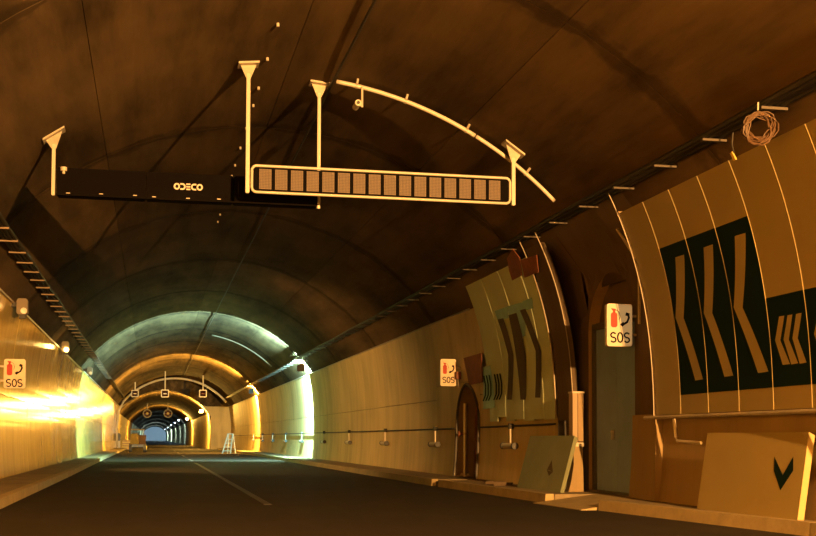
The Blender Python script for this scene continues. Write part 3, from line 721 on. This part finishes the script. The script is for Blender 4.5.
for px, py, s_, lab in ((489, 484, .12, 'left of three'), (499, 485.5, .16, 'middle of three'), (508, 485, .1, 'right of three')):
    g = at_z(px, py, .15); m = MB(); m.prism([(g.x-s_, g.y-s_, .15), (g.x+s_*.7, g.y-s_*.6, .15), (g.x+s_, g.y+s_, .15), (g.x-s_*.5, g.y+s_*.8, .15)], (0.02, 0, s_*.5)); tagm(m.build('rubble_lump', 'bare_concrete'), 'small brown rubble lump on the walkway, '+lab, 'rubble')
# pale offcuts by the recess
g = at_z(452, 473, .15); m = MB(); m.prism([(g.x-.04, g.y, .15), (g.x+.16, g.y, .15), (g.x+.12, g.y, .5), (g.x+.02, g.y, .62)], (0, .06, 0)); tagm(m.build('offcut', 'galv'), 'pale offcut standing at the foot of the hydrant recess', 'offcut')

# ------------------------------------------------------------------ handrail pipe with guide lamps on the right wall
rp = thing('wall_pipe', 'thin dark pipe running along the right wall above the guide lamps', 'pipe', (5.33, 60, 1.33))
m = MB(); m.tube([(pf(1.33)-.05, 29.2, 1.33), (pf(1.33)-.05, YP-3, 1.33)], .022, 6); m.build('pipe', 'cable', rp)
m = MB(); m.tube([(pf(1.33)-.05, 21.5, 1.36), (pf(1.33)-.05, 26.8, 1.34)], .022, 6); m.build('pipe', 'cable', rp)
for i, px in enumerate((509, 434, 384, 348, 323, 301, 285, 272, 262, 253)):
    y = at_x(px, 442, 5.3).y; xw = pf(1.2)
    g = thing('guide_lamp', ('cylindrical guide lamp nearest the leaning greenish panel', 'cylindrical guide lamp left of the hydrant recess', 'third guide lamp along the right wall from the door', 'fourth guide lamp along the right wall from the door', 'guide lamp just before the cyan light ring', 'guide lamp just beyond the cyan light ring', 'second guide lamp beyond the cyan light ring', 'third guide lamp beyond the cyan light ring', 'guide lamp just before the orange light ring', 'guide lamp just beyond the orange light ring')[i], 'lamp', (xw, y, 1.2), 'guide lamps along the right wall')
    m = MB(); m.disc((xw-.06, y, 1.345), (1, 0, 0), .06, .1, 10); m.build('pipe_clamp', 'lamp_dark', g)
    m = MB(); m.tube([(xw-.07, y, 1.3), (xw-.07, y, .98)], .02, 6); m.build('drop_pipe', 'galv', g)
    m = MB(); m.tube([(xw-.09, y-.33, .93), (xw-.09, y+.42, .93)], .065, 10); m.build('tube', 'galv', g)
    for dy in (-.36, .45): m = MB(); m.disc((xw-.09, y+dy, .93), (0, 1, 0), .075, .08, 10); m.build('end_cap', 'lamp_dark', g)

# ------------------------------------------------------------------ fixtures above the left wall
def left_box(px, py, lab, amber):
    z = 4.38; x = -vault_x(z)+.03; d = ray(px, py); y = (x+.25-CAM.x)/d.x; z = CAM.z+d.z*y
    t = thing('wall_lamp', lab, 'lamp', (x, y, z), 'box lamps above the left wall')
    m = MB(); m.chamfer_box((x+.2, y, z), (.24, .26, .36), .04); m.build('housing', 'box_brown', t)
    m = MB(); m.box((x+.02, y, z+.05), (.2, .08, .1)); m.build('bracket', 'lamp_dark', t)
    m = MB(); m.disc((x+.24, y-.14, z-.1), (0, 1, 0), .07, .05, 12); m.build('front_glass', 'lamp_amber' if amber else 'steel', t)
    m = MB(); m.box((x+.2, y, z-.22), (.13, .14, .09)); m.build('gland', 'lamp_dark', t)
    return t, Vector((x, y, z))
left_box(25, 307, 'grey box lamp above the left wall nearest the SOS sign', False)
tl, pl_ = left_box(67, 347, 'glowing box lamp above the middle of the left wall', True)
left_box(91, 371, 'box lamp above the left wall at the cyan light ring', False)

# ------------------------------------------------------------------ floodlights on the right ledge (they make the rings of light)
def light(name, kind, loc, power, col, radius, parent, spot=None, aim=None, blend=0):
    ld = bpy.data.lights.new(name, kind); ld.energy = power; ld.color = col; ld.shadow_soft_size = radius
    o = bpy.data.objects.new(name, ld); COL.objects.link(o)
    if kind == 'SPOT': ld.spot_size = spot; ld.spot_blend = blend; o.rotation_euler = Vector(aim).to_track_quat('-Z', 'Y').to_euler()
    w_ = Vector(parent['_w']); o.parent = parent; o.location = Vector(loc)-w_
    return o
def flood(lab, loc, power, col, face, spot=PI, aim=(0, 1, 0), radius=.06, xc=0, wallx=5.0, s=1.0, both=False):
    x, y, z = loc; t = thing('floodlight', lab, 'floodlight', loc)
    m = MB(); m.chamfer_box((x, y-.12*s, z), (.34*s, .2*s, .34*s), .04); m.build('housing', 'lamp_dark', t)
    m = MB(); m.box((x, y+.0, z), (.28*s, .03, .26*s)); m.build('glass', face, t)
    if both: m = MB(); m.box((x, y-.23*s, z), (.3*s, .03, .28*s)); m.build('front_glass', face, t)
    m = MB(); m.box(((x+wallx)/2, y-.12*s, z+.2*s), (abs(wallx-x), .06, .05)).box((x, y-.12*s, z+.18*s), (.05, .05, .08)); m.build('bracket', 'galv_dull', t)
    light('floodlight_beam', 'SPOT' if spot else 'POINT', (x-(.3 if both else 0), y+.09, z), power, col, radius, t, spot, aim)
    if both: light('floodlight_beam', 'SPOT', (x-.1, y+.12, z), 1100, col, radius, t, PI, (0, 1, 0))
    return t
flood('sodium floodlight on the right ledge behind the viewer', (4.55, -4.5, 4.40), P_NEAR, SODIUM, 'lamp_amber', None, radius=.07, wallx=4.97)
y1_ = at_x(311, 383, 5.25).y
flood('dark box floodlight on the right ledge casting the cyan ring', (4.74, y1_, 4.38), P_RING1, CYAN, 'lamp_cyan', wallx=4.97)
y2_ = at_x(257.5, 400, 5.2).y
flood('dark box floodlight on the right ledge casting the orange ring', (4.74, y2_, 4.38), P_RING2, AMBER, 'lamp_amber', wallx=4.97)
flood('floodlight at the mouth of the narrower tunnel', (NXC+3.6, YP+2.0, 3.7), P_PORTAL, AMBER, 'lamp_amber', None, both=True, wallx=NXC+3.88)
flood('second floodlight inside the narrower tunnel', (NXC+3.6, 168, 3.7), P_RING4, AMBER, 'lamp_amber', None, both=True, wallx=NXC+3.88)
light('wall_lamp_beam', 'SPOT', pl_+Vector((.45, 0, -.1)), P_LEFT, SODIUM, .1, tl, R(105), (1, .05, -.5), .6)
for i, y in enumerate((205, 240, 285, 350, 430)):
    t = thing('tunnel_lamp', 'cool white lamp far down the narrower tunnel, number %s from the mouth' % ('one', 'two', 'three', 'four', 'five')[i], 'lamp', (NXC+3.4, y, 4.1), 'cool white lamps far down the tunnel')
    m = MB(); m.chamfer_box((NXC+3.25, y, 4.13), (.3, 2.2, .16), .04); m.build('housing', 'galv', t)
    m = MB(); m.box((NXC+3.25, y, 4.04), (.24, 2.1, .03)); m.build('diffuser', 'lamp_cool', t)
    m = MB(); m.box((NXC+3.4, y, 4.2), (.3, .06, .05)); m.build('bracket', 'galv_dull', t)
    light('tunnel_lamp_glow', 'SPOT', (NXC+3.2, y, 3.9), P_COOL*(.25, .3, .5, 3, 2.6)[i], COOL, .15, t, R(120), (-.35, 1, -.55), .5)

# ------------------------------------------------------------------ lane signals, jet fans
for px, wd, lab in ((135, .62, 'dark square lane signal hanging left of the centre one'), (165, .68, 'dark square lane signal hanging at the centre of the far vault'), (203, .66, 'dark square lane signal hanging at the right of the far vault')):
    c = at_y(px, 393.5, 106); t = thing('lane_signal', lab, 'signal', tuple(c), 'lane signals across the far vault')
    m = MB(); m.chamfer_box((c.x, 106.12, c.z), (wd, .2, wd), .05); m.build('housing', 'galv_dull', t)
    m = MB(); m.box((c.x, 106.0, c.z), (wd*.74, .05, wd*.74)); m.build('display', 'red_display', t)
    m = MB(); m.box((c.x, 105.97, c.z-.02), (wd*.4, .03, wd*.12)); m.build('mark', 'letter' if px != 203 else 'rust', t)
    m = MB(); m.tube([(c.x, 106.12, c.z+wd/2-.02), (c.x, 106.12, VZ+math.sqrt(VR**2-c.x**2)-.02)], .06, 8); m.build('hanger', 'white_paint', t)
for px, lab in ((147.2, 'left jet fan under the crown of the narrower tunnel'), (168, 'right jet fan under the crown of the narrower tunnel')):
    c = at_y(px, 413.5, 150); t = thing('jet_fan', lab, 'fan', tuple(c), 'pair of jet fans')
    m = MB(); n = 20; ro, ri = .5, .40
    m.tube([(c.x, 150, c.z), (c.x, 153.5, c.z)], ro*.96, n, cap=False); m.build('casing', 'galv_dull', t)
    m = MB(); m.tube([(c.x+(ro-.03)*math.cos(2*PI*i/24), 150, c.z+(ro-.03)*math.sin(2*PI*i/24)) for i in range(24)], .07, 8, closed=True); m.build('intake_ring', 'white_paint', t)
    m = MB(); m.disc((c.x, 150.6, c.z), (0, 1, 0), .16, .5, 14); m.build('hub', 'ochre', t)
    for k in range(6): m = MB(); a = k*PI/3; m.box((c.x+.28*math.cos(a), 150.6, c.z+.28*math.sin(a)), (.32, .04, .14), ry=-a); m.build('blade', 'rust', t)
    m = MB()
    for y in (150.6, 152.8): m = MB(); m.box((c.x, y, (c.z+ro+5.5)/2-.1), (.08, .08, max(.05, 5.5-c.z-ro))); m.build('hanger', 'galv_dull', t)

# ------------------------------------------------------------------ far vehicle and site clutter
g = at_z(137.5, 452.6, 0); vx, vy = g.x, g.y
tk = thing('site_dumper', 'small yellow site vehicle with a canopy on the left of the road', 'vehicle', (vx, vy, 0))
for sx in (-1, 1):
    for dy in (0.1, 1.7):
        m = MB(); m.disc((vx+sx*.52, vy+dy, .33), (1, 0, 0), .33, .22, 16); wo = m.build('wheel', 'rubber', tk)
        m = MB(); m.disc((vx+sx*.55, vy+dy, .33), (1, 0, 0), .15, .22, 12); m.build('hub', 'ochre', wo)
m = MB(); m.box((vx, vy+.9, .5), (.84, 2.4, .2)); m.build('chassis', 'lamp_dark', tk)
m = MB(); m.prism([(vx-.52, vy-.1, .62), (vx+.08, vy-.1, .62), (vx+.08, vy-.1, 1.25), (vx-.06, vy-.1, 1.38), (vx-.42, vy-.1, 1.38), (vx-.52, vy-.1, 1.25)], (0, .9, 0)); m.build('hood', 'yellow', tk)
m = MB(); m.prism([(vx+.10, vy-.05, .6), (vx+.56, vy-.05, .6), (vx+.60, vy-.05, 1.28), (vx+.10, vy-.05, 1.28)], (0, 1.9, 0)); m.build('skip', 'skip_brown', tk)
m = MB(); m.box((vx-.05, vy+.9, 1.68), (1.05, 1.5, .06)); m.build('canopy', 'yellow', tk)
for sx in (-.5, .42):
    for dy in (.25, 1.55): m = MB(); m.tube([(vx+sx, vy+dy, .6), (vx+sx, vy+dy, 1.66)], .03, 6); m.build('canopy_post', 'lamp_dark', tk)
m = MB(); m.box((vx-.2, vy+1.1, .95), (.45, .4, .12)); m.box((vx-.2, vy+1.3, 1.2), (.45, .1, .45)); m.build('seat', 'rubber', tk)
g = at_z(126.5, 449.5, 0); cr = thing('crate', 'orange crate stacked left of the yellow site vehicle', 'crate', (g.x, g.y, 0))
m = MB(); m.box((g.x, g.y, .45), (.75, .9, .8)); m.build('body', 'ochre', cr)
for i in range(4): m = MB(); m.box((g.x, g.y-.47, .12+.22*i), (.78, .04, .1)); m.build('slat', 'wood', cr)
m = MB(); m.box((g.x, g.y, .025), (.8, .95, .05)); m.build('skid', 'wood', cr)
g2 = at_z(117.5, 449.5, 0); pu = thing('pump_unit', 'dark upright machine on a pale block by the far left wall', 'machine', (g2.x, g2.y, 0))
m = MB(); m.chamfer_box((g2.x, g2.y, .4), (.5, .6, .8), .04); m.build('base_block', 'white_paint', pu)
m = MB(); m.chamfer_box((g2.x, g2.y, 1.15), (.55, .5, .7), .08); m.build('motor', 'lamp_dark', pu)
m = MB(); m.tube([(g2.x+.1, g2.y, 1.5), (g2.x+.1, g2.y, 2.0), (g2.x+.3, g2.y, 2.15)], .06, 8); m.disc((g2.x+.1, g2.y, 1.75), (0, 0, 1), .12, .12, 10); m.build('outlet', 'ochre', pu)
g = at_z(228.5, 453.6, 0); ld_ = thing('step_ladder', 'pale step ladder standing by the far right wall', 'ladder', (g.x, g.y, 0))
for sx in (-.28, .28):
    m = MB(); m.tube([(g.x+sx-.15, g.y, 0), (g.x+sx*.6+.12, g.y+.1, 1.35)], .045, 6); m.build('rail', 'teal_white', ld_)
    m = MB(); m.tube([(g.x+sx+.25, g.y+.7, 0), (g.x+sx*.6+.16, g.y+.15, 1.33)], .035, 6); m.build('rear_leg', 'teal_white', ld_)
for i in range(4):
    t_ = (i+.7)/5; m = MB(); m.box((g.x-.15+.27*t_, g.y+.1*t_, 1.35*t_), (.5-.15*t_, .16, .05)); m.build('step', 'teal_white', ld_)
m = MB(); m.box((g.x+.13, g.y+.12, 1.37), (.46, .3, .05)); m.build('top_cap', 'teal_white', ld_)

for o in bpy.data.objects:
    if '_w' in o: del o['_w']
